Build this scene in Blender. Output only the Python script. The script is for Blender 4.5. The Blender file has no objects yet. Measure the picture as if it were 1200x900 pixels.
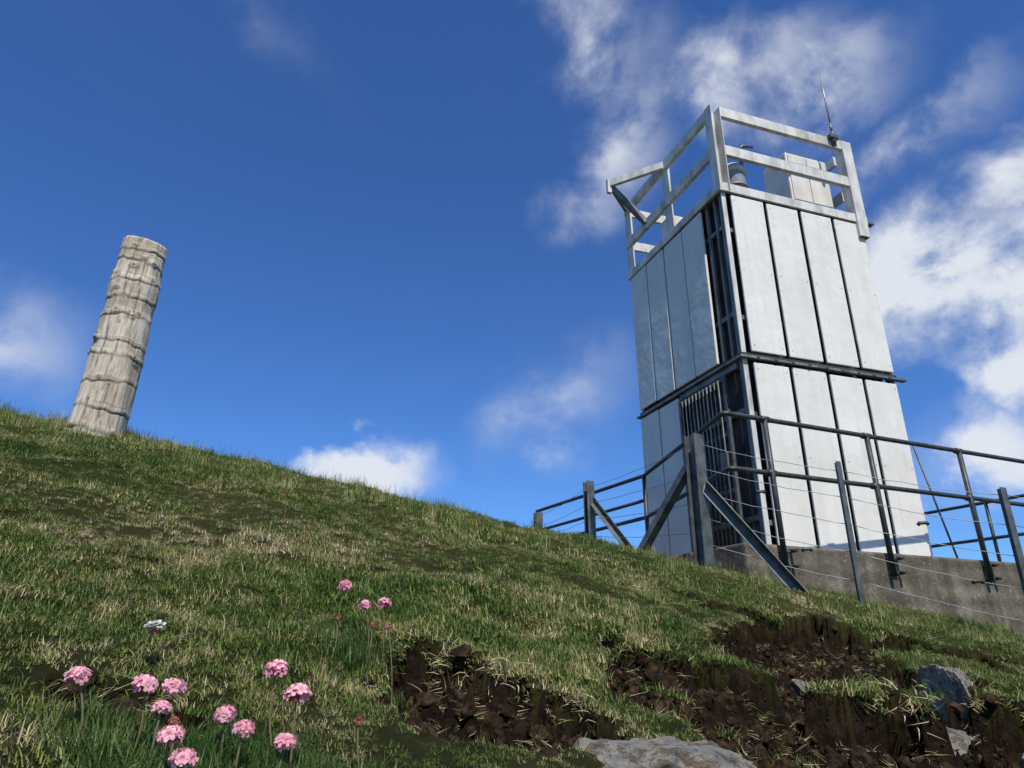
import bpy, numpy as np, math, random, bmesh
from mathutils import Vector, Matrix, Euler
random.seed(4); rng=np.random.default_rng(7)
scn=bpy.context.scene
scn.view_settings.view_transform='Standard'
try: scn.view_settings.look='None'
except: pass
scn.view_settings.exposure=0
def link(o,parent=None):
    scn.collection.objects.link(o)
    if parent is not None: o.parent=parent
    return o
def empty(name,loc=(0,0,0),rz=0):
    e=bpy.data.objects.new(name,None); e.location=loc; e.rotation_euler=(0,0,rz); e.empty_display_size=.2
    return link(e)
def mesh_obj(name,verts,faces,mats,idx=None,parent=None,smooth=False,dolink=True):
    m=bpy.data.meshes.new(name); m.from_pydata([tuple(v) for v in verts],[],[tuple(f) for f in faces])
    for k in (mats if isinstance(mats,(list,tuple)) else [mats]): m.materials.append(k)
    if idx is not None: m.polygons.foreach_set('material_index',np.array(idx,dtype=np.int32))
    if smooth: m.polygons.foreach_set('use_smooth',np.ones(len(m.polygons),dtype=bool))
    m.update()
    o=bpy.data.objects.new(name,m)
    if dolink: link(o,parent)
    return o
# ---------------------------------------------------------------- materials
class NT:
    def __init__(s,name):
        s.mat=bpy.data.materials.new(name); s.mat.use_nodes=True
        s.t=s.mat.node_tree; s.n=s.t.nodes; s.b=s.n['Principled BSDF']; s.out=s.n['Material Output']
    def l(s,a,b): s.t.links.new(a,b)
    def ramp(s,fac,stops):
        r=s.n.new('ShaderNodeValToRGB'); e=r.color_ramp.elements
        e[0].position=stops[0][0]; e[0].color=(*stops[0][1],1)
        e[1].position=stops[-1][0]; e[1].color=(*stops[-1][1],1)
        for p,c in stops[1:-1]:
            q=e.new(p); q.color=(*c,1)
        s.l(fac,r.inputs[0]); return r.outputs[0]
    def noise(s,vec,scale,detail=6,rough=.6,dist=0):
        x=s.n.new('ShaderNodeTexNoise'); x.inputs['Scale'].default_value=scale; x.inputs['Detail'].default_value=detail
        x.inputs['Roughness'].default_value=rough; x.inputs['Distortion'].default_value=dist
        if vec is not None: s.l(vec,x.inputs['Vector'])
        return x.outputs['Fac']
    def coord(s,kind='Object',scale=(1,1,1)):
        c=s.n.new('ShaderNodeTexCoord'); m=s.n.new('ShaderNodeMapping'); m.inputs['Scale'].default_value=scale
        s.l(c.outputs[kind],m.inputs[0]); return m.outputs[0]
    def mix(s,f,a,b,mode='MIX'):
        x=s.n.new('ShaderNodeMix'); x.data_type='RGBA'; x.blend_type=mode
        for sock,v in ((x.inputs[0],f),(x.inputs[6],a),(x.inputs[7],b)):
            if isinstance(v,(int,float)): sock.default_value=v
            elif isinstance(v,tuple): sock.default_value=(*v,1)
            else: s.l(v,sock)
        return x.outputs[2]
    def math(s,op,a,b=0.):
        x=s.n.new('ShaderNodeMath'); x.operation=op
        for sock,v in ((x.inputs[0],a),(x.inputs[1],b)):
            if isinstance(v,(int,float)): sock.default_value=v
            else: s.l(v,sock)
        return x.outputs[0]
    def bump(s,h,strength,dist=.01):
        x=s.n.new('ShaderNodeBump'); x.inputs['Strength'].default_value=strength; x.inputs['Distance'].default_value=dist
        s.l(h,x.inputs['Height']); s.l(x.outputs[0],s.b.inputs['Normal'])
    def col(s,c): s.l(c,s.b.inputs['Base Color'])
def simple(name,c1,c2,scale=8,rough=.6,metal=0.,stretch=(1,1,1),bump=.2,bscale=60,lo=.35,hi=.65):
    m=NT(name); v=m.coord('Object',stretch); n=m.noise(v,scale)
    m.col(m.ramp(n,[(lo,c1),(hi,c2)])); m.b.inputs['Roughness'].default_value=rough; m.b.inputs['Metallic'].default_value=metal
    if bump: m.bump(m.noise(m.coord('Object'),bscale),bump,.004)
    return m.mat
def panel_mat():
    m=NT('white_panel'); v=m.coord('Object',(1,1,.10)); n=m.noise(v,7,8,.6)
    base=m.ramp(n,[(.3,(.68,.66,.60)),(.6,(.745,.725,.66))])
    n2=m.noise(m.coord('Object'),1.3,6,.6); base=m.mix(m.math('MULTIPLY',m.ramp(n2,[(.4,(0,0,0)),(.7,(1,1,1))]),.5),base,(.57,.55,.475))
    n4=m.noise(m.coord('Object',(1,1,.05)),22,5,.6); base=m.mix(m.math('MULTIPLY',m.ramp(n4,[(.55,(0,0,0)),(.7,(1,1,1))]),.28),base,(.45,.42,.34))
    n3=m.noise(m.coord('Object'),70,3,.6); spots=m.ramp(n3,[(.70,(0,0,0)),(.75,(1,1,1))])
    base=m.mix(m.math('MULTIPLY',spots,.35),base,(.33,.30,.24))
    m.col(base); m.b.inputs['Roughness'].default_value=.62; m.b.inputs['Specular IOR Level'].default_value=.25; m.bump(m.noise(m.coord('Object'),1.8,3),.45,.04)
    return m.mat
M_panel=panel_mat()
M_alu=simple('weathered_aluminium',(.34,.33,.29),(.66,.645,.59),7,.6,.05,(1,1,.35),.15,50,.3,.6)
M_aludark=simple('dull_aluminium',(.10,.098,.09),(.26,.255,.235),6,.55,.4,(1,1,.3),.15,50)
M_steel=simple('galvanised_steel',(.065,.072,.068),(.165,.172,.16),10,.5,.4,(1,1,1),.2,60)
M_rail=simple('dark_rail_paint',(.024,.029,.03),(.065,.072,.070),12,.5,.3,(1,1,1),.2,80)
M_dark=simple('dark_shade_fill',(.015,.015,.017),(.04,.04,.04),4,.8,0,(1,1,1),0)  # near-black fill, shade of the tower's inside put into the colour
M_white=simple('white_casing',(.56,.545,.50),(.70,.68,.63),5,.5,0,(1,1,.3),.05)
M_wire=simple('fence_wire_steel',(.25,.25,.25),(.4,.4,.4),20,.4,.7,(1,1,1),0)
M_glass=simple('lantern_lens',(.22,.23,.23),(.38,.38,.38),30,.12,.1,(1,1,1),0)
def concrete():
    m=NT('plinth_concrete'); v=m.coord('Object'); n=m.noise(v,3,9,.7); n2=m.noise(m.coord('Object',(1,1,.15)),7,6,.6)
    c=m.ramp(n,[(.32,(.06,.049,.034)),(.5,(.145,.12,.085)),(.68,(.27,.23,.17))])
    c=m.mix(m.math('MULTIPLY',m.ramp(n2,[(.42,(0,0,0)),(.60,(1,1,1))]),.6),c,(.065,.054,.036))
    li=m.ramp(m.noise(v,20,5,.65),[(.60,(0,0,0)),(.66,(1,1,1))])
    c=m.mix(m.math('MULTIPLY',li,.55),c,(.40,.37,.29))
    m.col(c); m.b.inputs['Roughness'].default_value=.92
    w=m.n.new('ShaderNodeTexWave'); w.bands_direction='Z'; w.inputs['Scale'].default_value=1.6; w.inputs['Distortion'].default_value=1.2
    m.l(v,w.inputs[0])
    m.bump(m.math('ADD',m.math('MULTIPLY',w.outputs['Fac'],.5),m.noise(v,25,9,.75)),.9,.02); return m.mat
M_conc=concrete()
def woodmat():
    m=NT('weathered_wood'); v=m.coord('Object',(1,1,.06)); n=m.noise(v,48,9,.75,.2)
    c=m.ramp(n,[(.30,(.13,.095,.06)),(.42,(.40,.33,.24)),(.54,(.62,.55,.44)),(.75,(.78,.73,.63))])
    big=m.noise(m.coord('Object',(1,1,.6)),4.5,6,.65)
    c=m.mix(m.math('MULTIPLY',m.ramp(big,[(.45,(0,0,0)),(.66,(1,1,1))]),.6),c,(.32,.245,.14))
    sp=m.ramp(m.noise(m.coord('Object',(1,1,.25)),30,6,.65),[(.58,(0,0,0)),(.66,(1,1,1))]); c=m.mix(m.math('MULTIPLY',sp,.6),c,(.13,.092,.058))
    at=m.n.new('ShaderNodeAttribute'); at.attribute_name='groove'
    c=m.mix(at.outputs['Fac'],c,(.050,.032,.018))
    m.col(c); m.b.inputs['Roughness'].default_value=.9; m.bump(n,.8,.010); return m.mat
M_wood=woodmat()
def rockmat():
    m=NT('lichened_rock'); v=m.coord('Object'); n=m.noise(v,9,10,.7,.4)
    c=m.ramp(n,[(.3,(.22,.155,.095)),(.5,(.41,.32,.22)),(.68,(.55,.47,.36))])
    li=m.ramp(m.noise(v,2.8,9,.7,.5),[(.46,(0,0,0)),(.49,(1,1,1))])
    c=m.mix(m.math('MULTIPLY',li,.85),c,(.74,.70,.60))
    bl=m.ramp(m.noise(v,9,7,.7),[(.59,(0,0,0)),(.63,(1,1,1))]); c=m.mix(m.math('MULTIPLY',bl,.8),c,(.16,.125,.08))
    m.col(c); m.b.inputs['Roughness'].default_value=.95; m.b.inputs['Specular IOR Level'].default_value=.15; m.bump(m.noise(v,14,12,.8),1.,.05); return m.mat
M_rock=rockmat()
def peatramp(m,n): return m.ramp(n,[(.3,(.006,.0035,.002)),(.48,(.024,.0145,.008)),(.62,(.065,.041,.024)),(.78,(.20,.14,.088))])  # peat colours, darkened overall to carry shade from the sod overhangs
def groundmat():
    m=NT('turf_and_peat'); g=m.n.new('ShaderNodeNewGeometry').outputs['Position']
    n=m.noise(g,26,10,.82); peat=peatramp(m,n)
    n2=m.noise(g,30,6,.7); n3=m.noise(g,1.6,5,.6)
    turf=m.ramp(n2,[(.3,(.020,.024,.006)),(.55,(.058,.066,.016)),(.75,(.15,.13,.05))])
    turf=m.mix(m.ramp(n3,[(.4,(0,0,0)),(.65,(1,1,1))]),turf,(.085,.08,.024))
    at=m.n.new('ShaderNodeAttribute'); at.attribute_name='dirt'
    m.col(m.mix(at.outputs['Fac'],turf,peat)); m.b.inputs['Roughness'].default_value=1.; m.b.inputs['Specular IOR Level'].default_value=.1
    m.bump(m.noise(g,60,10,.85),1.,.035); return m.mat
M_ground=groundmat()
def clodmat():
    m=NT('crumbled_peat'); g=m.n.new('ShaderNodeNewGeometry').outputs['Position']; n=m.noise(g,40,6,.75); m.col(peatramp(m,n)); m.b.inputs['Roughness'].default_value=1.; m.b.inputs['Specular IOR Level'].default_value=.1
    m.bump(m.noise(g,200,5,.7),1.,.004); return m.mat
M_clod=clodmat()
def leafmat(name,stops,trans=.22):
    m=NT(name); g=m.n.new('ShaderNodeNewGeometry').outputs['Position']
    at=m.n.new('ShaderNodeAttribute'); at.attribute_name='v'
    n=m.noise(g,1.5,3,.6); n2=m.noise(g,8,3,.65)
    f=m.math('ADD',m.math('MULTIPLY',at.outputs['Fac'],.56),m.math('ADD',m.math('MULTIPLY',m.math('SUBTRACT',n,.5),1.35),m.math('MULTIPLY',m.math('SUBTRACT',n2,.5),1.4)))
    f=m.math('ADD',f,.15)
    c=m.ramp(f,stops); m.col(c); m.b.inputs['Roughness'].default_value=.5
    m.b.inputs['Specular IOR Level'].default_value=.3
    tr=m.n.new('ShaderNodeBsdfTranslucent'); m.l(c,tr.inputs[0]); mx=m.n.new('ShaderNodeMixShader'); mx.inputs[0].default_value=trans
    m.l(m.b.outputs[0],mx.inputs[1]); m.l(tr.outputs[0],mx.inputs[2]); m.l(mx.outputs[0],m.out.inputs[0]); return m.mat
M_grass=leafmat('grass_blades',[(.06,(.040,.082,.013)),(.36,(.105,.160,.028)),(.57,(.195,.225,.05)),(.75,(.38,.315,.14)),(.98,(.62,.52,.32))])
M_leaf=leafmat('thrift_leaves',[(.1,(.04,.090,.016)),(.5,(.085,.14,.032)),(.9,(.18,.19,.06))])
def petal(name,c1,c2):
    m=NT(name); at=m.n.new('ShaderNodeAttribute'); at.attribute_name='v'
    c=m.ramp(at.outputs['Fac'],[(0.,c1),(1.,c2)]); m.col(c); m.b.inputs['Roughness'].default_value=.6
    tr=m.n.new('ShaderNodeBsdfTranslucent'); m.l(c,tr.inputs[0]); mx=m.n.new('ShaderNodeMixShader'); mx.inputs[0].default_value=.35
    m.l(m.b.outputs[0],mx.inputs[1]); m.l(tr.outputs[0],mx.inputs[2]); m.l(mx.outputs[0],m.out.inputs[0]); return m.mat
M_pink=petal('pink_petals',(.76,.24,.34),(.95,.63,.66))
M_bud=petal('rust_bud',(.24,.055,.035),(.50,.17,.13))
M_wpet=petal('white_petals',(.75,.74,.66),(.88,.88,.84))
M_stem=simple('flower_stem',(.10,.13,.04),(.22,.14,.07),30,.6,0,(1,1,1),0)
# ---------------------------------------------------------------- terrain function
def vn(x,y,seed):
    ix=np.floor(x).astype(np.int64); iy=np.floor(y).astype(np.int64); fx=x-ix; fy=y-iy
    fx=fx*fx*fx*(fx*(fx*6-15)+10); fy=fy*fy*fy*(fy*(fy*6-15)+10)
    def h(a,b):
        k=(a*374761393+b*668265263+seed*1442695041)&0xffffffff
        k=((k^(k>>13))*1274126177)&0xffffffff; k=k^(k>>16); return (k&0xffff)/32767.5-1
    return (h(ix,iy)*(1-fx)+h(ix+1,iy)*fx)*(1-fy)+(h(ix,iy+1)*(1-fx)+h(ix+1,iy+1)*fx)*fy
def fbm(x,y,seed,oct=4,g=.5):
    s=0;a=1.;t=0
    for i in range(oct):
        s=s+a*vn(x*2**i+17.3*i,y*2**i-9.1*i,seed+i); t+=a; a*=g
    return s/t
ELL=[(-.05,1.05,.23,.23,0,1.2),(.33,1.52,.17,.36,-.2,1.15),(.53,1.55,.24,.36,0,1.25),(.82,2.15,.28,.65,-.5,1.3),(1.0,2.75,.46,.40,-.3,1.3),(1.42,3.05,.38,.34,0,1.25),
     (1.2,2.2,.32,.5,-.5,1.25),(1.10,1.80,.28,.32,0,1.4),(1.75,3.05,.46,.34,-.6,1.25),(.85,1.55,.38,.34,0,1.25),(.44,1.20,.20,.20,0,1.1),(-.40,.76,.13,.07,0,.9),(1.15,1.65,.30,.28,0,1.2),(2.15,3.35,.36,.24,-.5,.95),(.64,1.22,.26,.20,0,1.2),(.9,1.35,.26,.16,0,1.1)]
def dirt(x,y):
    m=np.full(np.shape(x),-1.)
    for cx,cy,rx,ry,ro,w in ELL:
        c,s=math.cos(ro),math.sin(ro); dx=x-cx;dy=y-cy
        u=(dx*c+dy*s)/rx; v=(-dx*s+dy*c)/ry
        m=np.maximum(m,w*(1.-np.sqrt(u*u+v*v)))
    m=np.minimum(m,.62)+.62*fbm(x*4.5,y*4.5,11,3)+.30*fbm(x*20,y*20,23,3)
    t=np.clip((m-.16)/.12,0,1); return t*t*(3-2*t)
def base(x,y):
    yy=np.minimum(y,7.9); g=.235*yy-.03*np.clip(yy-4,0,None)**2
    g=np.where(y<0,.235*8*np.tanh(y/8),g)
    z=-.32+g-.23*10*np.tanh(x/10)
    R=np.sqrt(x*x+y*y); z=z-26*(1-np.exp(-(np.clip(R-13,0,None)/110)**1.3))
    return z
def height(x,y,d=None):
    x=np.asarray(x,float); y=np.asarray(y,float)
    if d is None: d=dirt(x,y)
    z=base(x,y); R=np.sqrt(x*x+y*y); q=np.clip(R/1.6,.25,1)
    z=z+.035*fbm(x*1.1,y*1.1,3,3)*np.clip(R/2.5,.15,1)+.042*fbm(x*4.2,y*4.2,5,3)*q+.014*fbm(x*14,y*14,8,2)*q
    dep=.085+.075*np.clip((x-.1)/1.0,0,1); dep=np.where(x<-.2,.03,dep)
    z=z-d*(dep+(.075*fbm(x*11,y*11,31,5,.68)+.022*fbm(x*48,y*48,61,2))*np.where(x<-.2,.4,1))
    return z
def axis(a,b,step,lim,ratio):
    c=list(np.arange(a,b+step/2,step)); s=step; x=c[-1]
    while x<lim: s*=ratio; x+=s; c.append(x)
    s=step;x=c[0];l=[]
    while x>-lim: s*=ratio; x-=s; l.append(x)
    return np.array(l[::-1]+c)
ax=axis(-1.0,2.5,.0085,420,1.055); ay=axis(.45,3.6,.0085,420,1.055)
X,Y=np.meshgrid(ax,ay); D=dirt(X,Y); Z=height(X,Y,D)
nx,ny=len(ax),len(ay)
co=np.stack([X.ravel(),Y.ravel(),Z.ravel()],1)
i=np.arange(nx-1)[None,:]+np.arange(ny-1)[:,None]*nx
quads=np.stack([i,i+1,i+1+nx,i+nx],-1).reshape(-1,4)
me=bpy.data.meshes.new('ground'); me.vertices.add(len(co)); me.vertices.foreach_set('co',co.ravel())
me.loops.add(quads.size); me.loops.foreach_set('vertex_index',quads.ravel().astype(np.int32))
me.polygons.add(len(quads)); me.polygons.foreach_set('loop_start',np.arange(0,quads.size,4,dtype=np.int32)); me.polygons.foreach_set('loop_total',np.full(len(quads),4,dtype=np.int32))
me.update(calc_edges=True); me.polygons.foreach_set('use_smooth',np.ones(len(quads),dtype=bool))
a=me.attributes.new('dirt','FLOAT','POINT'); a.data.foreach_set('value',np.clip(D.ravel()*14,0,1).astype(np.float32))
me.materials.append(M_ground); link(bpy.data.objects.new('ground',me))
# ---------------------------------------------------------------- grass
def tuft(name,n,spread,lmin,lmax,w,bend,mat,vr=(0,1),seg=3):
    V=[];F=[];A=[]
    for k in range(n):
        r=spread*math.sqrt(random.random()); th=random.uniform(0,6.283); bx,by=r*math.cos(th),r*math.sin(th)
        L=random.uniform(lmin,lmax); yaw=random.uniform(0,6.283); lean=random.uniform(.15,1.)*bend
        dx,dy=math.cos(yaw),math.sin(yaw); px,py=-dy,dx; ww=w*random.uniform(.6,1.3); v=random.uniform(*vr)
        b=len(V); hx=0;hz=-.005; ang=lean*.3
        for s in range(seg+1):
            wd=ww*(1-(s/seg)**1.5)*.5
            if s<seg:
                V+= [(bx+dx*hx+px*wd,by+dy*hx+py*wd,hz),(bx+dx*hx-px*wd,by+dy*hx-py*wd,hz)]; A+=[v,v]
            else: V.append((bx+dx*hx,by+dy*hx,hz)); A.append(v)
            hx+=L/seg*math.sin(ang); hz+=L/seg*math.cos(ang); ang+=lean*.6
        for s in range(seg-1): F.append((b+2*s,b+2*s+1,b+2*s+3,b+2*s+2))
        F.append((b+2*seg-2,b+2*seg-1,b+2*seg))
    o=mesh_obj(name,V,F,mat,dolink=False,smooth=True)
    at=o.data.attributes.new('v','FLOAT','POINT'); at.data.foreach_set('value',np.array(A,dtype=np.float32)); return o
col=bpy.data.collections.new('grass_tufts')
for k in range(7): col.objects.link(tuft('tuft_a%d'%k,44,.020,.008,.019,.0015,1.9,M_grass))
for k in range(2): col.objects.link(tuft('tuft_b%d'%k,24,.018,.014,.032,.0012,1.7,M_grass,(.6,1.4)))
col2=bpy.data.collections.new('grass_far_tufts')
for k in range(7): col2.objects.link(tuft('tuft_f%d'%k,36,.036,.011,.027,.0028,1.6,M_grass))
col2.objects.link(tuft('tuft_g',12,.03,.03,.09,.0022,.9,M_grass,(.4,1)))
def inst(name,P,R,S,I,collection,parent=None):
    m=bpy.data.meshes.new(name); m.vertices.add(len(P)); m.vertices.foreach_set('co',P.ravel())
    for nm,ty,ar in (('rot','FLOAT_VECTOR',R),('scl','FLOAT',S),('idx','INT',I)):
        a=m.attributes.new(nm,ty,'POINT'); a.data.foreach_set('vector' if ty=='FLOAT_VECTOR' else 'value',ar.ravel())
    o=bpy.data.objects.new(name,m); link(o,parent)
    ng=bpy.data.node_groups.new(name+'_scatter','GeometryNodeTree')
    ng.interface.new_socket('Geometry',in_out='INPUT',socket_type='NodeSocketGeometry'); ng.interface.new_socket('Geometry',in_out='OUTPUT',socket_type='NodeSocketGeometry')
    N=ng.nodes; gi=N.new('NodeGroupInput'); go=N.new('NodeGroupOutput'); ip=N.new('GeometryNodeInstanceOnPoints'); ci=N.new('GeometryNodeCollectionInfo')
    ci.inputs['Collection'].default_value=collection; ci.inputs['Separate Children'].default_value=True; ci.inputs['Reset Children'].default_value=True
    def na(nm,t):
        x=N.new('GeometryNodeInputNamedAttribute'); x.data_type=t; x.inputs['Name'].default_value=nm
        return [s for s in x.outputs if s.enabled and s.name=='Attribute'][0]
    L=ng.links; L.new(gi.outputs[0],ip.inputs['Points']); L.new(ci.outputs[0],ip.inputs['Instance']); ip.inputs['Pick Instance'].default_value=True
    L.new(na('idx','INT'),ip.inputs['Instance Index']); L.new(na('rot','FLOAT_VECTOR'),ip.inputs['Rotation']); L.new(na('scl','FLOAT'),ip.inputs['Scale'])
    L.new(ip.outputs[0],go.inputs[0])
    md=o.modifiers.new('scatter','NODES'); md.node_group=ng; return o
def scatter(n,y0,y1,t0,t1,smin,smax,nidx,**k):
    y=np.sqrt(rng.uniform(y0*y0,y1*y1,n)); x=y*rng.uniform(t0,t1,n)
    return filt(x,y,smin,smax,nidx,**k)
def filt(x,y,smin,smax,nidx,straw=()):
    d=dirt(x,y); keep=(d<.30)|(rng.random(len(x))<.04); keep&=~((x>2.0)&((y-6.25)>(x-2.1)*.447)&(y<10.5))
    # worn turf: thinner cover in patches
    keep&=~((fbm(x*2.2,y*2.2,131,4,.6)>.28)&(rng.random(len(x))<.45))
    x,y,d=x[keep],y[keep],d[keep]; z=height(x,y)
    tilt=rng.normal(0,.25,len(x)); rz=rng.uniform(0,6.283,len(x)); e=(d>.005)&(d<.5)
    tilt=np.where(e,rng.uniform(.5,1.6,len(x)),tilt); rz=np.where(e,rng.normal(0,.8,len(x)),rz)
    s=rng.uniform(smin,smax,len(x))*np.where(e,1.15,1)*(1+.8*fbm(x*3.5,y*3.5,77,2))*np.clip(.55+.5*(y-.4),.6,1.)
    I=rng.integers(0,nidx-len(straw),len(x))
    if straw:
        u=rng.random(len(x)); pr=np.where(e,.45,.04+.18*(fbm(x*2.5,y*2.5,91,3)>.08)); I=np.where(u<pr,rng.integers(straw[0],straw[-1]+1,len(x)),I)
    return np.stack([x,y,z],1),np.stack([tilt,0*tilt,rz],1),s,I.astype(np.int32)
def cat(*z): return [np.concatenate([q[k] for q in z]).astype(np.int32 if k==3 else np.float32) for k in range(4)]
ge=empty('grass')
inst('near_turf',*cat(scatter(12500,.40,1.6,-.95,.90,.85,1.2,9,straw=(7,8)),scatter(15000,1.6,3.2,-.88,.88,1.2,1.6,9,straw=(7,8))),col,ge)
n_=260; yy=rng.uniform(3.6,5.4,n_); xx=-yy*rng.uniform(.45,.9,n_)
tall=(np.stack([xx,yy,height(xx,yy)],1),np.stack([rng.normal(0,.2,n_),0*xx,rng.uniform(0,6.28,n_)],1),rng.uniform(.9,1.7,n_),np.full(n_,7,dtype=np.int32))
inst('far_turf',*cat(scatter(14000,3.2,5.9,-.88,.88,.9,1.3,8,straw=(7,)),scatter(1800,5.9,8.5,-.95,.92,1.3,1.8,8,straw=(7,)),scatter(1500,8.5,15,-1.,.9,1.8,2.6,7),tall),col2,ge)
cc=bpy.data.collections.new('soil_crumbs')
for k in range(5):
    bm=bmesh.new(); bmesh.ops.create_icosphere(bm,subdivisions=2,radius=1)
    for v in bm.verts:
        f=float(fbm(np.array([v.co.x*1.6+k*7]),np.array([v.co.y*1.6+v.co.z*1.3]),50+k,3)[0]); v.co*=(1+.55*f); v.co.z*=.7
    m=bpy.data.meshes.new('crumb%d'%k); bm.to_mesh(m); bm.free(); m.materials.append(M_clod); cc.objects.link(bpy.data.objects.new('crumb%d'%k,m))
y=rng.uniform(.6,3.7,80000); x=y*rng.uniform(-.65,.85,80000); dd=dirt(x,y); k_=(dd>.08)&(rng.random(80000)<.65); x,y=x[k_],y[k_]
z=height(x,y); s=np.minimum(.0022*rng.pareto(1.5,len(x))+.0025,.022)*np.clip(y,.5,1)
inst('soil_clods',*cat((np.stack([x,y,z],1),rng.uniform(0,6.28,(len(x),3)),s,rng.integers(0,5,len(x)).astype(np.int32))),cc)
sc=bpy.data.collections.new('straw_bits')
for k in range(3): sc.objects.link(tuft('straw%d'%k,9,.02,.02,.055,.0012,1.2,M_grass,(.7,1.4)))
x=x[::10];y=y[::10]; z=height(x,y)+.003
inst('dead_straw',*cat((np.stack([x,y,z],1),np.stack([rng.uniform(.9,1.7,len(x)),0*x,rng.uniform(0,6.28,len(x))],1),rng.uniform(.5,1.1,len(x)),rng.integers(0,3,len(x)).astype(np.int32))),sc)
# ---------------------------------------------------------------- generic builders
def bev(o,w,seg=2):
    m=o.modifiers.new('bevel','BEVEL'); m.width=w; m.segments=seg; m.limit_method='ANGLE'; return o
def box(name,x0,x1,y0,y1,z0,z1,mat,parent,b=.004):
    V=[(x,y,z) for x in (x0,x1) for y in (y0,y1) for z in (z0,z1)]
    F=[(0,1,3,2),(4,6,7,5),(0,4,5,1),(2,3,7,6),(0,2,6,4),(1,5,7,3)]
    o=mesh_obj(name,V,F,mat,parent=parent)
    if b: bev(o,b)
    return o
def prof(name,p0,p1,poly,mat,parent,roll=0,b=.003):
    p0=Vector(p0);p1=Vector(p1);d=(p1-p0).normalized()
    up=Vector((0,0,1)) if abs(d.z)<.95 else Vector((0,1,0))
    s=d.cross(up).normalized(); u=s.cross(d)
    if roll: q=Matrix.Rotation(roll,3,d); s=q@s;u=q@u
    n=len(poly); V=[p+s*a+u*c for p in (p0,p1) for a,c in poly]
    F=[(k,(k+1)%n,(k+1)%n+n,k+n) for k in range(n)]+[tuple(range(n))[::-1],tuple(range(n,2*n))]
    o=mesh_obj(name,V,F,mat,parent=parent)
    if b: bev(o,b,1)
    return o
def beam(name,p0,p1,w,h,mat,parent,roll=0): return prof(name,p0,p1,[(-w/2,-h/2),(w/2,-h/2),(w/2,h/2),(-w/2,h/2)],mat,parent,roll)
def angle(name,p0,p1,w,mat,parent,roll=0,t=.007): return prof(name,p0,p1,[(0,0),(w,0),(w,t),(t,t),(t,w),(0,w)],mat,parent,roll,.001)
def channel(name,p0,p1,w,h,mat,parent,roll=0,t=.01): return prof(name,p0,p1,[(-w/2,-h/2),(w/2,-h/2),(w/2,-h/2+t),(-w/2+t,-h/2+t),(-w/2+t,h/2-t),(w/2,h/2-t),(w/2,h/2),(-w/2,h/2)],mat,parent,roll,.002)
def ibeam(name,p0,p1,w,h,mat,parent,roll=0,t=.009): return prof(name,p0,p1,[(-w/2,-h/2),(w/2,-h/2),(w/2,-h/2+t),(t/2,-h/2+t),(t/2,h/2-t),(w/2,h/2-t),(w/2,h/2),(-w/2,h/2),(-w/2,h/2-t),(-t/2,h/2-t),(-t/2,-h/2+t),(-w/2,-h/2+t)],mat,parent,roll,.001)
def tube(name,pts,r,mat,parent,r2=None,cyc=10):
    V=[];F=[];pts=[Vector(p) for p in pts]; n=len(pts)
    for k,p in enumerate(pts):
        d=((pts[min(k+1,n-1)]-p).normalized()+(p-pts[max(k-1,0)]).normalized()).normalized()
        up=Vector((0,0,1)) if abs(d.z)<.9 else Vector((0,1,0)); s=d.cross(up).normalized();u=s.cross(d)
        rr=r if r2 is None else r+(r2-r)*k/(n-1)
        for j in range(cyc): V.append(p+s*rr*math.cos(6.2832*j/cyc)+u*rr*math.sin(6.2832*j/cyc))
    for k in range(n-1):
        for j in range(cyc): F.append((k*cyc+j,k*cyc+(j+1)%cyc,(k+1)*cyc+(j+1)%cyc,(k+1)*cyc+j))
    F+=[tuple(range(cyc))[::-1],tuple(range((n-1)*cyc,n*cyc))]
    o=mesh_obj(name,V,F,mat,parent=parent); m=o.data; sm=np.ones(len(m.polygons),dtype=bool); sm[-2:]=False; m.polygons.foreach_set('use_smooth',sm); return o
# ---------------------------------------------------------------- tower
T=empty('lighthouse_tower',(2.7345,7.5,0),.3314)
W=2.315; Dp=2.3986; z0,z1,z2,z3=.90,3.238,5.622,6.946
box('shade_core',.09,W-.09,.09,Dp-.09,z0,z2-.1,M_dark,T,0)  # added near-black core; its colour gives the shade seen through panel gaps
def row(axis_,a,b,n,za,zb,pre,g=.055):
    w=(b-a-g*(n-1))/n
    for k in range(n):
        s=a+k*(w+g); j=random.uniform(-.006,.006); q=random.uniform(-.012,.012)
        if axis_=='x': o=box(pre+'_panel_%d'%k,s,s+w,-.047+j,-.012+j,za+q,zb+q,M_panel,T,.01)
        elif axis_=='l': o=box(pre+'_panel_%d'%k,-.047+j,-.012+j,s,s+w,za+q,zb+q,M_panel,T,.01)
        elif axis_=='r': o=box(pre+'_panel_%d'%k,W+.012,W+.045,s,s+w,za,zb,M_panel,T,.01)
        else: o=box(pre+'_panel_%d'%k,s,s+w,Dp+.012,Dp+.045,za,zb,M_panel,T,.01)
        if axis_ in 'xl':
            for zz in (za+.08,(za+zb)/2,zb-.08):
                for f in (.045,w-.045):
                    if axis_=='x': tube('panel_screw',[(s+f,-.05+j,zz),(s+f,-.0475+j,zz)],.007,M_aludark,T,None,6)
                    else: tube('panel_screw',[(-.05+j,s+f,zz),(-.0475+j,s+f,zz)],.007,M_aludark,T,None,6)
row('x',.12,W-.02,4,z1+.075,z2-.08,'front_upper'); row('x',.12,W-.02,4,z0+.02,z1-.075,'front_lower')
row('l',.42,Dp-.02,4,z1+.07,z2-.08,'side_upper',.03); row('l',1.36,Dp-.02,2,z0+.02,z1-.07,'side_lower',.03)
row('r',.05,Dp-.05,4,z1+.07,z2-.07,'right_upper'); row('r',.05,Dp-.05,4,z0+.02,z1-.06,'right_lower')
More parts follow.
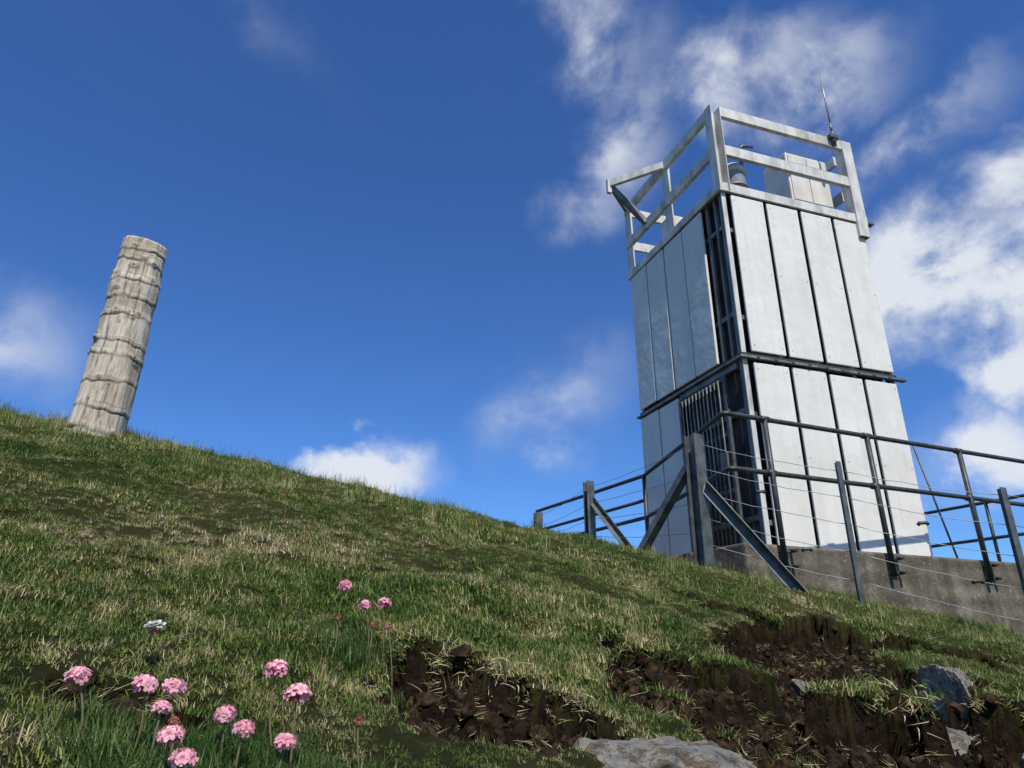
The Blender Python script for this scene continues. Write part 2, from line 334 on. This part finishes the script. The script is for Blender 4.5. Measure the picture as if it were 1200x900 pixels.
row('b',.05,W-.05,4,z1+.07,z2-.07,'back_upper'); row('b',.05,W-.05,4,z0+.02,z1-.06,'back_lower')
for cx,cy in ((0,0),(W,0),(0,Dp),(W,Dp)):
    sx=1 if cx==0 else -1; sy=1 if cy==0 else -1
    box('corner_column',min(cx,cx+sx*.065),max(cx,cx+sx*.065),min(cy,cy+sy*.075),max(cy,cy+sy*.075),z0,z2-.02,M_aludark,T)
box('corner_strip',-.014,.05,-.020,-.003,z0+.05,z2-.06,M_alu,T,.002)
for k in range(4): box('cross_rail_front',.07,W-.07,.02,.07,z0+.35+k*1.25,z0+.41+k*1.25,M_aludark,T)
for k in range(4): box('cross_rail_side',.02,.07,.08,Dp-.08,z0+.42+k*1.25,z0+.48+k*1.25,M_aludark,T)
box('service_rail',.005,.045,.16,.20,z1+.05,z2-.05,M_aludark,T); box('service_rail',.01,.05,.34,.39,z1+.05,z2-.05,M_aludark,T)
for z,h,o,nm in ((z1,.075,.075,'mid_band'),(z0,.02,.07,'base_band')):
    box(nm+'_front',-o,W+(.14 if z==z1 else .05),-o,-.003,z-h/2,z+(.03-h/2 if h>.05 else h/2),M_aludark,T)
    box(nm+'_side',-o,-.003,-.001,Dp+.05,z-h/2,z+(.03-h/2 if h>.05 else h/2),M_aludark,T)
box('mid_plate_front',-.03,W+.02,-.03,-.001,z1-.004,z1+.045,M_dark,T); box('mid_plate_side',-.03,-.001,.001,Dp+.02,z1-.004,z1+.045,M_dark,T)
for k in range(9): box('band_bolt',.15+k*.25,.19+k*.25,-.087,-.0752,z1-.03,z1-.01,M_steel,T,.002)
box('deck',-.02,W+.02,-.02,Dp+.02,z2-.055,z2-.02,M_aludark,T)
box('fascia_front',-.06,W+.07,-.065,-.022,z2-.06,z2+.07,M_alu,T); box('fascia_side',-.065,-.022,-.02,Dp+.05,z2-.06,z2+.06,M_alu,T)
box('fascia_right',W+.022,W+.065,-.02,Dp+.05,z2-.06,z2+.06,M_alu,T)
box('deck_bracket',W+.0651,W+.19,-.06,.02,z2-.04,z2-.0,M_aludark,T); box('deck_bracket',W+.0651,W+.19,.5,.58,z2-.04,z2,M_aludark,T)
rt=z3-.08; rm=6.28; rh=.16
channel('guard_post',(.01,-.02,z2-.05),(.01,-.02,z3),.15,.16,M_alu,T,math.pi/2)
channel('guard_post',(W-.06,-.02,z2-.3),(W-.06,-.02,z3),.15,.17,M_alu,T,-math.pi/2)
beam('guard_post',(W+.07,.14,z2-.05),(W+.07,.14,z3-.05),.035,.16,M_alu,T)
for y in (1.2,Dp): beam('guard_post',(.0,y,z2),(.0,y,z3-.01),.08,.10,M_alu,T)
for y in (1.2,Dp): beam('guard_post',(W,y,z2),(W,y,z3-.01),.08,.10,M_alu,T)
beam('guard_post',(W/2,Dp,z2),(W/2,Dp,z3-.01),.07,.07,M_alu,T)
for z in (rt,rm-.06):
    beam('guard_rail_front',(.092,-.06,z),(W-.146,-.06,z),.06,rh,M_alu,T)
    beam('guard_rail_side',(-.03,.062,z),(-.03,Dp+.04,z),.06,rh,M_alu,T)
    beam('guard_rail_right',(W+.03,.23,z),(W+.03,Dp+.04,z),.05,rh,M_alu,T)
    beam('guard_rail_back',(.04,Dp+.03,z),(W-.04,Dp+.03,z),.05,rh,M_alu,T)
beam('davit_arm',(-.62,1.82,rt),(-.06,1.17,rt),.06,.12,M_alu,T); beam('davit_strut',(-.62,1.84,rt-.03),(-.06,1.78,6.24),.06,.10,M_aludark,T)
beam('davit_end',(-.64,1.83,rt+.07),(-.64,1.83,rt-.18),.07,.06,M_alu,T); beam('davit_arm',(-.58,1.88,rt),(-.06,2.36,rt),.05,.09,M_aludark,T)
box('equipment_cabinet',1.40,2.14,.22,.72,z2+.05,6.78,M_white,T,.02); box('cabinet_door',1.43,1.75,.205,.218,z2+.12,6.73,M_white,T,.004); box('cabinet_door',1.765,2.11,.205,.218,z2+.12,6.73,M_white,T,.004)
box('battery_box',.1,.45,1.35,1.6,z2-.01,6.15,M_white,T,.015)
def lathe(name,cx,cy,prf,mat,parent,n=24):
    V=[];F=[]
    for r,z in prf:
        for j in range(n): V.append((cx+r*math.cos(6.2832*j/n),cy+r*math.sin(6.2832*j/n),z))
    for k in range(len(prf)-1):
        for j in range(n): F.append((k*n+j,k*n+(j+1)%n,(k+1)*n+(j+1)%n,(k+1)*n+j))
    F+=[tuple(range(n))[::-1],tuple(range((len(prf)-1)*n,len(prf)*n))]
    return mesh_obj(name,V,F,mat,parent=parent,smooth=True)
lx,ly=.38,.18
lathe('lantern_base',lx,ly,[(.11,z2-.02),(.11,z2+.17),(.18,z2+.18),(.18,z2+.22)],M_aludark,T)
lathe('lantern_lens',lx,ly,[(.155,z2+.221),(.16,z2+.24),(.16,z2+.40),(.155,z2+.42)],M_glass,T)
lathe('lantern_cap',lx,ly,[(.18,z2+.421),(.18,z2+.45),(.165,z2+.52),(.11,z2+.58),(.02,z2+.61)],M_white,T)
tube('conduit',[(.62,.25,z2),(.62,.25,6.62),(.66,.25,6.70),(.85,.25,6.74)],.025,M_steel,T)
tube('antenna_mount',[(2.0,-.12,z3-.15),(2.0,-.12,z3+.08)],.03,M_steel,T); box('antenna_clamp',1.92,2.08,-.16,-.092,z3-.05,z3+.01,M_steel,T)
tube('antenna_coil',[(2.0,-.12,z3+.08),(2.0,-.12,z3+.24)],.017,M_steel,T); tube('antenna_whip',[(2.0,-.12,z3+.2),(2.0,-.12,z3+1.22)],.012,M_wire,T,.007,8)
tube('stay_rod',[(W+.05,-.03,2.35),(W+.36,-.05,z0+.02)],.012,M_steel,T)
box('stay_shoe',W+.26,W+.42,-.12,.02,z0-.01,z0+.05,M_steel,T)
gx=-.05
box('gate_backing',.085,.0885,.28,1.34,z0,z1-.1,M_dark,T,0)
for y in (.30,1.28): box('gate_stile',gx-.02,gx+.02,y,y+.05,z0+.02,z1-.14,M_steel,T)
for z in (z0+.08,z0+.78,z0+1.45,z1-.20): box('gate_rail',gx-.015,gx+.015,.352,1.278,z,z+.045,M_steel,T)
for k in range(11): tube('gate_bar',[(gx-.024,.42+k*.08,z0+.05),(gx-.024,.42+k*.08,z1-.17)],.011,M_aludark if k%3==0 else M_steel,T,None,8)
box('gate_lock',gx-.06,gx-.03,.36,.50,1.95,2.15,M_aludark,T)
box('door_lintel',-.03,.02,.10,1.34,z1-.12,z1-.045,M_aludark,T)
# ---------------------------------------------------------------- plinth
P=empty('concrete_plinth',(2.10,6.30,0),.42)
box('plinth_block',0,7,0,4.2,-2.5,.895,M_conc,P,.025)
# ---------------------------------------------------------------- tubular railing
R=empty('handrail')
K=Vector((2.02,6.23,0)); d=Vector((.913,.408,0)); rr=.025
def rz(p,z): return (p.x,p.y,z)
E=K+d*6.6
P1=Vector((1.72,8.8,0));P2=Vector((1.15,9.9,0));P3=Vector((.41,11.3,0))
for z in (2.10,1.56):
    a=K+d*.06; b=K+(P1-K).normalized()*.06
    tube('rail_front',[rz(E,z),rz(K+d*3.3,z+.004),rz(a,z),rz(K+Vector((.0,.012,0)),z),rz(b,z),rz(P1,z),rz(P2,z),rz(P3,z)],rr,M_rail,R)
tube('rail_lower',[rz(P1,1.78),rz(P2,1.78),rz(P3,1.78)],rr*.9,M_rail,R)
for s in (.50,1.90,3.37,4.85,6.3):
    q=K+d*s; tube('rail_post',[(q.x+.01,q.y-.02,.66),(q.x+.003,q.y-.005,2.09)],rr*1.1,M_rail,R)
    for z in (2.10,1.56): tube('rail_clamp',[tuple(q-d*.05+Vector((0,0,z))),tuple(q+d*.05+Vector((0,0,z)))],rr*1.4,M_rail,R)
    for z in (.70,.84):
        bb=q+Vector((.02,.05,z)); beam('wall_bracket',tuple(bb-d*.06),tuple(bb+d*.06),.09,.035,M_steel,R)
        tube('bracket_bolt',[tuple(bb+d*.10+Vector((0,-.02,0))),tuple(bb+d*.10+Vector((.03,-.09,0)))],.018,M_rail,R)
for q in (P1,P2,P3): tube('rail_post',[rz(q,.2),rz(q,2.1)],rr*1.1,M_rail,R)
n=Vector((-.408,.913,0)); Q=K+d*6.6
for z in (2.10,1.56): tube('rail_return',[rz(Q,z),rz(Q+n*3.6,z)],rr,M_rail,R)
for z in (2.10,1.56): tube('rail_rear',[rz(Q+n*3.6,z),rz(Q+n*3.6-d*3.0,z)],rr,M_rail,R)
for q in (Q+n*1.8,Q+n*3.6,Q+n*3.6-d*1.5,Q+n*3.6-d*3.0): tube('rail_post',[rz(q,.88),rz(q,2.1)],rr,M_rail,R)
tube('rail_brace',[rz(Q+n*3.6-d*.1,1.5),rz(Q+n*3.6-d*1.0,.95)],rr*.9,M_rail,R)
# ---------------------------------------------------------------- wire fence
Fn=empty('wire_fence')
def gz(x,y): return float(height(np.array([x]),np.array([y]))[0])
S1=(1.335,4.9);M1=(2.20,4.48);M2=(3.13,4.30);M3=(4.1,4.1);S2=(.79,7.0);S3=(.33,8.7)
ibeam('strainer_post',(S1[0],S1[1],gz(*S1)-.3),(S1[0]+.01,S1[1],1.475),.10,.10,M_steel,Fn,.6)
angle('post',(M1[0],M1[1],gz(*M1)-.3),(M1[0]+.0,M1[1],1.165),.045,M_steel,Fn,.5)
angle('post',(M2[0],M2[1],gz(*M2)-.3),(M2[0],M2[1],.95),.055,M_steel,Fn,.4)
angle('post',(M3[0],M3[1],gz(*M3)-.3),(M3[0],M3[1],.75),.05,M_steel,Fn,.4)
ibeam('strainer_post',(S2[0],S2[1],gz(*S2)-.3),(S2[0],S2[1],1.61),.085,.085,M_steel,Fn,.4)
ibeam('strainer_post',(S3[0],S3[1],gz(*S3)-.3),(S3[0],S3[1],1.60),.09,.09,M_steel,Fn,.4)
b=(1.95,4.62); angle('strut',(S1[0]+.06,S1[1]-.03,1.10),(b[0],b[1],gz(*b)-.05),.065,M_steel,Fn,1.2)
b=(.93,5.35); angle('strut',(S1[0]-.06,S1[1]+.02,1.22),(b[0],b[1],gz(*b)-.05),.06,M_steel,Fn,.3)
b=(1.18,6.15); angle('strut',(S2[0]+.05,S2[1],1.40),(b[0],b[1],gz(*b)-.1),.06,M_steel,Fn,.3)
def wires(A,B,ha,hb,n,sag):
    for k in range(n):
        f=k/(n-1); za=ha[0]+(ha[1]-ha[0])*f; zb=hb[0]+(hb[1]-hb[0])*f; pts=[]
        for j in range(9):
            s=j/8; pts.append((A[0]+(B[0]-A[0])*s,A[1]+(B[1]-A[1])*s,za+(zb-za)*s-sag*random.uniform(.6,1.3)*4*s*(1-s)))
        tube('wire',pts,.0024,M_wire,Fn,None,5)
g=lambda p:gz(*p)
wires(S1,M1,(g(S1)+.18,1.42),(g(M1)+.14,1.10),5,.02); wires(M1,M2,(g(M1)+.14,1.10),(g(M2)+.14,.9),5,.02); wires(M2,M3,(g(M2)+.14,.9),(g(M3)+.14,.7),5,.02)
wires(S2,S1,(g(S2)+.2,1.55),(g(S1)+.25,1.40),4,.02); wires(S3,S2,(g(S3)+.2,1.55),(g(S2)+.2,1.55),4,.02)
for A,B in ((S1,M1),(M1,M2)):
    for s,h in ((.45,.62),(.7,.3)):
        x=A[0]+(B[0]-A[0])*s;y=A[1]+(B[1]-A[1])*s; z=gz(x,y)+h; tube('wire_tensioner',[(x-.03,y+.01,z),(x-.02,y+.01,z+.012),(x+.02,y,z+.012),(x+.03,y,z)],.012,M_rail,Fn,None,8)
# ---------------------------------------------------------------- wooden post
def log():
    n=112;m=300;H=1.86;V=[];A=[]
    R_=random.Random(12)
    rings=[.50,.65,.82,.98,1.10,1.26,1.41,1.54,1.66,1.78]
    ring=[(r+R_.uniform(-.02,.02),R_.uniform(.006,.022),R_.uniform(0,6.28),R_.uniform(.75,1.),R_.uniform(.6,1.4)) for r in rings]
    knots=[(R_.choice(rings)+R_.uniform(.0,.05),R_.uniform(3.4,6.0),R_.uniform(.014,.026)) for _ in range(18)]+[(1.36,3.25,.032),(.98,6.15,.030),(1.1,4.1,.027),(1.62,5.0,.028),(1.30,4.7,.03)]
    for i in range(m+1):
        z=H*i/m; f=z/H; r=.160-.028*f+.010*math.exp(-((z-1.5)/.08)**2)-.006*math.exp(-((z-1.32)/.06)**2); cx=.026*math.sin(z*2.1+.4); cy=.01*math.sin(z*1.4)
        for j in range(n):
            th=6.28318*j/n; g=0.; dr=0
            for k,(rg,am,ph,st,wd) in enumerate(ring):
                zz=z-rg-am*math.sin(th+ph)-.006*math.sin(3*th+k)-.004*math.sin(7*th+k*2)-.003*math.sin(13*th+k)
                if abs(zz)>.12: continue
                w=min(1.,max(0,.65+.55*math.sin(th*2+k*2.3)+.35*math.sin(5*th+k)))
                dr+=.0035*wd*math.exp(-((zz-.020)/(.02*wd))**2)-.005*st*(.2+w)*math.exp(-(zz/.006)**2); g=max(g,min(1,st*(.35+.75*w))*math.exp(-(zz/.0062)**2),.6*w*math.exp(-((zz-.040*wd)/.0045)**2))
            for kz,kt,kr in knots:
                dt=(th-kt)*r; q=math.sqrt(dt*dt*1.3+(z-kz)**2*2.4)/kr
                if q<3:
                    dr+=.014*math.exp(-q*q)-.012*math.exp(-(q*2.2)**2); g=max(g,.95*math.exp(-(q*1.7)**2),.6*math.exp(-((q-1.15)/.13)**2))
            V.append([th,z,r+dr,cx,cy]); A.append(g)
    V=np.array(V); A=np.array(A); th,z=V[:,0],V[:,1]; cth,sth=np.cos(th),np.sin(th)
    rr_=V[:,2]+.011*fbm(cth*2+5,sth*2+z*2.6,41,3)+.004*fbm(cth*14,sth*14+z*2.2,43,3)
    for ct,za,zb in ((4.1,.5,1.0),(4.9,1.2,1.95),(5.3,.3,.8),(3.7,1.4,1.9),(4.5,.9,1.4),(5.5,1.3,1.7),(4.3,1.5,1.95),(4.7,.4,.7),(5.1,.75,1.1)):
        wob=ct+.05*np.sin(z*7)+.03*np.sin(z*19); e=np.exp(-((th-wob)/.028)**2)*((z>za)&(z<zb)); rr_=rr_-.008*e; A=np.maximum(A,.8*e)
    rr_=np.where(z>H-.012,rr_-.006,rr_)
    co=np.stack([V[:,3]+rr_*cth,V[:,4]+rr_*sth,np.where(z>H-.16,z+.022*sth*((z-H+.16)/.16)-.018*cth*((z-H+.16)/.16),z)],1)
    F=[(i*n+j,i*n+(j+1)%n,(i+1)*n+(j+1)%n,(i+1)*n+j) for i in range(m) for j in range(n)]+[tuple(range(m*n,m*n+n))]
    o=mesh_obj('wooden_post',co,F,M_wood,smooth=True); a=o.data.attributes.new('groove','FLOAT','POINT'); a.data.foreach_set('value',A.astype(np.float32))
    o.location=(-2.605,4.0,gz(-2.56,4.0)-.49); o.rotation_euler=(0,.082,0)
log()
# ---------------------------------------------------------------- rocks
def rock(name,loc,dim,rot,seed,cuts=13,lo=.4,hi=.75):
    bm=bmesh.new(); bmesh.ops.create_icosphere(bm,subdivisions=6,radius=1)
    r=random.Random(seed); pl=[]
    for k in range(cuts):
        nrm=Vector((r.gauss(0,1),r.gauss(0,1),r.gauss(0,1))).normalized(); pl.append((nrm,r.uniform(lo,hi)))
    co=np.array([v.co[:] for v in bm.verts])
    for nrm,dd in pl:
        nn=np.array(nrm[:]); k=co@nn; ex=np.clip(k-dd,0,None)*.96; co=co-ex[:,None]*nn
    f=fbm(co[:,0]*2.4+seed,co[:,1]*2.4+co[:,2]*2.1,seed,6,.65); co=co*(1+.20*f)[:,None]
    for v,c in zip(bm.verts,co): v.co=c
    m=bpy.data.meshes.new(name); bm.to_mesh(m); bm.free(); m.materials.append(M_rock)
    o=bpy.data.objects.new(name,m); o.scale=dim; o.rotation_euler=rot; o.location=loc; bpy.context.scene.collection.objects.link(o)
    m.polygons.foreach_set('use_smooth',np.ones(len(m.polygons),dtype=bool))
def rk(x,y,dz,dim,rot,seed,**k): rock('rock',(x,y,float(base(np.array(x),np.array(y)))+dz),dim,rot,seed,**k)
rk(.185,.96,-.038,(.13,.11,.078),(.25,.06,.1),3,cuts=9,lo=.6,hi=.85)
rk(1.15,1.96,-.005,(.060,.07,.155),(.15,-.5,.2),8,lo=.5,hi=.8)
rk(1.0,1.78,-.065,(.08,.065,.05),(.2,.1,.5),5)
rk(1.07,1.50,-.04,(.14,.10,.085),(.2,-.2,.2),12)
rk(.80,2.05,-.085,(.05,.04,.04),(.3,.1,.9),31)
# ---------------------------------------------------------------- flowers
def flower(name,x,y,H,R,kind='pink',lean=(0,0)):
    gzz=gz(x,y); top=Vector((lean[0],lean[1],H)); V=[];F=[];I=[];A=[]
    ax_=Vector((random.gauss(0,.25),random.gauss(-.1,.25),1)).normalized(); q0=Vector((0,0,1)).rotation_difference(ax_)
    def ring(p,r,n=6):
        b=len(V)
        for j in range(n): V.append((p[0]+r*math.cos(6.283*j/n),p[1]+r*math.sin(6.283*j/n),p[2])); A.append(.5)
        return b
    prev=None; bendx=random.uniform(-.008,.008)
    for k in range(9):
        s=k/8; p=(top.x*s+bendx*math.sin(3.14*s),top.y*s,(-.01)+(H+.01)*s); b=ring(p,.0009)
        if prev is not None:
            for j in range(6): F.append((prev+j,prev+(j+1)%6,b+(j+1)%6,b+j)); I.append(1)
        prev=b
    pr=None
    for k in range(6):
        ph=k/5*1.57; b=ring((top.x,top.y,H-R*.35+R*.4*math.sin(ph)),R*.55*max(.08,math.cos(ph)),10)
        if pr is not None:
            for j in range(10): F.append((pr+j,pr+(j+1)%10,b+(j+1)%10,b+j)); I.append(2)
        pr=b
    nf={'pink':22,'bud':16,'white':7}[kind]
    for k in range(nf):
        u=(k+.5)/nf; cz=1-u*1.15; ph=k*2.39996; sr=math.sqrt(max(0,1-cz*cz)); jt=.26
        nrm=Vector((sr*math.cos(ph),sr*math.sin(ph),cz)); nrm=(nrm+Vector((random.gauss(0,jt),random.gauss(0,jt),random.gauss(0,jt)))).normalized(); nrm=q0@nrm
        t1=nrm.orthogonal().normalized(); t2=nrm.cross(t1); rad=random.uniform(.45,.85)
        c=top+Vector((nrm.x*R*rad,nrm.y*R*rad,nrm.z*R*rad*.7)); v0=random.random()
        ps=R*(.46 if kind=='pink' else .3); open_=.95 if kind=='pink' else .15
        if kind=='white': ps=R*.9; c=top+Vector((nrm.x*R*.15,nrm.y*R*.15,0)); nrm=(Vector((nrm.x*.4,nrm.y*.4,1))).normalized(); t1=nrm.orthogonal().normalized(); t2=nrm.cross(t1); open_=.35
        off=random.uniform(0,6)
        for q in range(5):
            an=off+q*1.2566+random.gauss(0,.1); dr=t1*math.cos(an)+t2*math.sin(an); sd=nrm.cross(dr); b=len(V)
            o1=(dr*open_+nrm*.6).normalized(); o2=(dr*(open_+.3)+nrm*random.uniform(-.1,.35)).normalized()
            m1=c+o1*ps*.6; m2=m1+o2*ps*.6; w=ps*.38
            V.extend([c-sd*w*.2,c+sd*w*.2,m1+sd*w,m1-sd*w,m2+sd*w*.7,m2-sd*w*.7]); A.extend([v0*.15,v0*.15,v0*.6+.1,v0*.6+.1,.4+v0*.6,.4+v0*.6])
            F.append((b,b+1,b+2,b+3)); F.append((b+3,b+2,b+4,b+5)); I+= [0,0]
    mt={'pink':M_pink,'bud':M_bud,'white':M_wpet}[kind]
    o=mesh_obj(name,V,F,[mt,M_stem,M_bud],I,smooth=False); o.location=(x-lean[0],y-lean[1],gzz)
    a=o.data.attributes.new('v','FLOAT','POINT'); a.data.foreach_set('value',np.array(A,dtype=np.float32))
def zt(x,y,H): return float(base(np.array(x),np.array(y)))+H-gz(x,y)
for x,y,H,Rr,k in [(-.226,.716,.08,.0115,'pink'),(-.311,.635,.07,.0105,'pink'),(-.291,.644,.07,.0095,'pink'),(-.295,.638,.055,.0075,'pink'),(-.252,.669,.05,.0095,'pink'),
 (-.191,.668,.08,.012,'pink'),(-.228,.651,.05,.009,'pink'),(-.183,.623,.06,.0095,'pink'),(-.261,.585,.06,.010,'pink'),(-.245,.579,.05,.0095,'pink'),(-.388,.668,.05,.0105,'pink'),
 (-.259,1.107,.09,.0115,'pink'),(-.216,1.06,.08,.009,'pink'),(-.195,1.098,.08,.0115,'pink'),(-.249,1.034,.06,.007,'bud'),(-.2035,1.06,.055,.007,'bud'),(-.182,1.073,.055,.007,'bud'),
 (-.78,2.35,.09,.010,'bud'),(-.147,.728,.05,.006,'bud'),(-.23,.66,.045,.006,'bud'),(-.275,.62,.055,.006,'bud'),(-.5,1.7,.05,.007,'bud'),(-.62,1.9,.06,.007,'bud')]:
    flower('thrift_flower' if k=='pink' else 'thrift_flower_bud',x,y,zt(x,y,H),Rr,k,(random.uniform(-.012,.012),random.uniform(-.006,.006)))
flower('white_flower',-.416,.849,zt(-.416,.849,.045),.012,'white',(.01,0))
lc=bpy.data.collections.new('thrift_leaf_tufts')
for k in range(4): lc.objects.link(tuft('leaf%d'%k,45,.018,.015,.034,.0015,.9,M_leaf))
px=[];py=[]
for cx,cy,s,n_ in ((-.25,.66,.04,130),(-.21,.69,.035,90),(-.22,1.08,.03,60),(-.31,.66,.03,50),(-.38,.69,.02,25),(-.24,.60,.035,90)):
    px+=list(rng.normal(cx,s,n_)); py+=list(rng.normal(cy,s*.8,n_))
px=np.array(px);py=np.array(py); zz=height(px,py)
inst('thrift_cushion',*cat((np.stack([px,py,zz+.002],1),np.stack([rng.normal(0,.3,len(px)),0*px,rng.uniform(0,6.28,len(px))],1),rng.uniform(.8,1.3,len(px)),rng.integers(0,4,len(px)).astype(np.int32))),lc)
# ---------------------------------------------------------------- world
SUN_EL=math.radians(55); sd=Vector((.30,-.955)).normalized()
w=bpy.data.worlds.new('World'); scn.world=w; w.use_nodes=True; t=w.node_tree; N=t.nodes; L=t.links
bg=N['Background']; bg.inputs[1].default_value=.1
sky=N.new('ShaderNodeTexSky'); sky.sky_type='NISHITA'; sky.sun_disc=False; sky.sun_elevation=SUN_EL; sky.sun_rotation=math.atan2(sd.x,sd.y)
sky.air_density=1.; sky.dust_density=.1; sky.ozone_density=2.5; sky.altitude=200
hs=N.new('ShaderNodeMix'); hs.data_type='RGBA'; hs.blend_type='MULTIPLY'; hs.inputs[0].default_value=1; hs.inputs[7].default_value=(.50,.86,1.42,1); L.new(sky.outputs[0],hs.inputs[6])
tc=N.new('ShaderNodeTexCoord')
def M(op,a,b):
    x=N.new('ShaderNodeMath'); x.operation=op
    for s,v in zip(x.inputs,(a,b)):
        if isinstance(v,(int,float)): s.default_value=v
        else: L.new(v,s)
    return x.outputs[0]
def NZ(scale,detail,rough,dist):
    nz=N.new('ShaderNodeTexNoise'); nz.inputs['Scale'].default_value=scale; nz.inputs['Detail'].default_value=detail; nz.inputs['Roughness'].default_value=rough; nz.inputs['Distortion'].default_value=dist
    L.new(tc.outputs['Generated'],nz.inputs['Vector']); return nz
nz=NZ(8,9,.58,.15); nzb=NZ(3.2,3,.5,.2)
acc=None
blobs=[((.111,.680,.725),(.16,.3,.08),.55,.75),((.161,.740,.654),(.09,.3,.14),.52,.3),((.284,.680,.676),(.18,.3,.06),.62,.1),((.381,.666,.641),(.12,.3,.06),.62,.1),
 ((.530,.728,.435),(.14,.3,.095),1.2,.2),((.587,.705,.399),(.13,.3,.12),1.3,0),((.567,.647,.510),(.12,.3,.06),.85,0),((.547,.810,.211),(.15,.3,.09),1.15,0),((.591,.745,.308),(.07,.3,.055),1.0,0),
 ((-.199,.951,.235),(.125,.3,.058),1.3,0),((.075,.939,.335),(.18,.3,.10),.34,-.5),((.062,.962,.264),(.07,.3,.055),.45,0),((-.584,.738,.338),(.11,.3,.09),.40,0),((-.311,.614,.724),(.22,.3,.05),.14,.5),((.469,.681,.562),(.15,.3,.055),.55,-.3),((.119,.804,.583),(.10,.3,.05),.38,0),
 ((-.8,.2,.4),(.35,.3,.14),1.,0),((.6,-.6,.45),(.4,.3,.15),1.,0),((-.3,-.8,.4),(.3,.3,.12),1.,0),((.9,.3,.3),(.3,.35,.2),1.1,0)]
wv=N.new('ShaderNodeVectorMath'); wv.operation='MULTIPLY_ADD'; sub=N.new('ShaderNodeVectorMath'); sub.operation='SUBTRACT'; L.new(nz.outputs['Color'],sub.inputs[0]); sub.inputs[1].default_value=(.5,.5,.5)
L.new(sub.outputs[0],wv.inputs[0]); wv.inputs[1].default_value=(.13,.13,.13); L.new(tc.outputs['Generated'],wv.inputs[2])
for c,s,wt,ro in blobs:
    mp=N.new('ShaderNodeMapping'); mp.vector_type='TEXTURE'; mp.inputs['Location'].default_value=c; mp.inputs['Rotation'].default_value=(0,ro,0); mp.inputs['Scale'].default_value=s
    L.new(wv.outputs[0],mp.inputs[0]); ln=N.new('ShaderNodeVectorMath'); ln.operation='LENGTH'; L.new(mp.outputs[0],ln.inputs[0])
    v=M('MULTIPLY',M('MAXIMUM',M('SUBTRACT',1.,ln.outputs['Value']),0.),wt)
    acc=v if acc is None else M('MAXIMUM',acc,v)
n1=N.new('ShaderNodeMapRange'); L.new(nz.outputs['Fac'],n1.inputs[0]); n1.inputs[1].default_value=.36; n1.inputs[2].default_value=.66; n1.inputs[3].default_value=.3; n1.inputs[4].default_value=1.5
val=M('ADD',M('MULTIPLY',acc,n1.outputs[0]),M('MULTIPLY',M('MAXIMUM',M('SUBTRACT',nzb.outputs['Fac'],.52),0.),.25))
mr=N.new('ShaderNodeMapRange'); mr.interpolation_type='SMOOTHSTEP'; L.new(val,mr.inputs[0]); mr.inputs[1].default_value=.0; mr.inputs[2].default_value=.85; mr.inputs[3].default_value=0; mr.inputs[4].default_value=.93
mx=N.new('ShaderNodeMix'); mx.data_type='RGBA'; L.new(mr.outputs[0],mx.inputs[0]); L.new(hs.outputs[2],mx.inputs[6]); mx.inputs[7].default_value=(7.9,8.3,8.9,1)
L.new(mx.outputs[2],bg.inputs[0])
sl=bpy.data.lights.new('sun','SUN'); sl.energy=5.0; sl.angle=math.radians(.5); sl.color=(1,.945,.85)
so=bpy.data.objects.new('sun',sl); link(so)
dv=Vector((sd.x*math.cos(SUN_EL),sd.y*math.cos(SUN_EL),math.sin(SUN_EL))); so.rotation_euler=dv.to_track_quat('Z','Y').to_euler(); so.location=(0,-5,10)
# ---------------------------------------------------------------- camera
cd=bpy.data.cameras.new('camera'); cd.sensor_width=36; cd.lens=36*805.3/1200; cd.clip_end=2000; cd.clip_start=.02
co_=bpy.data.objects.new('camera',cd); co_.rotation_euler=(math.pi/2+.367,0,0); link(co_); scn.camera=co_
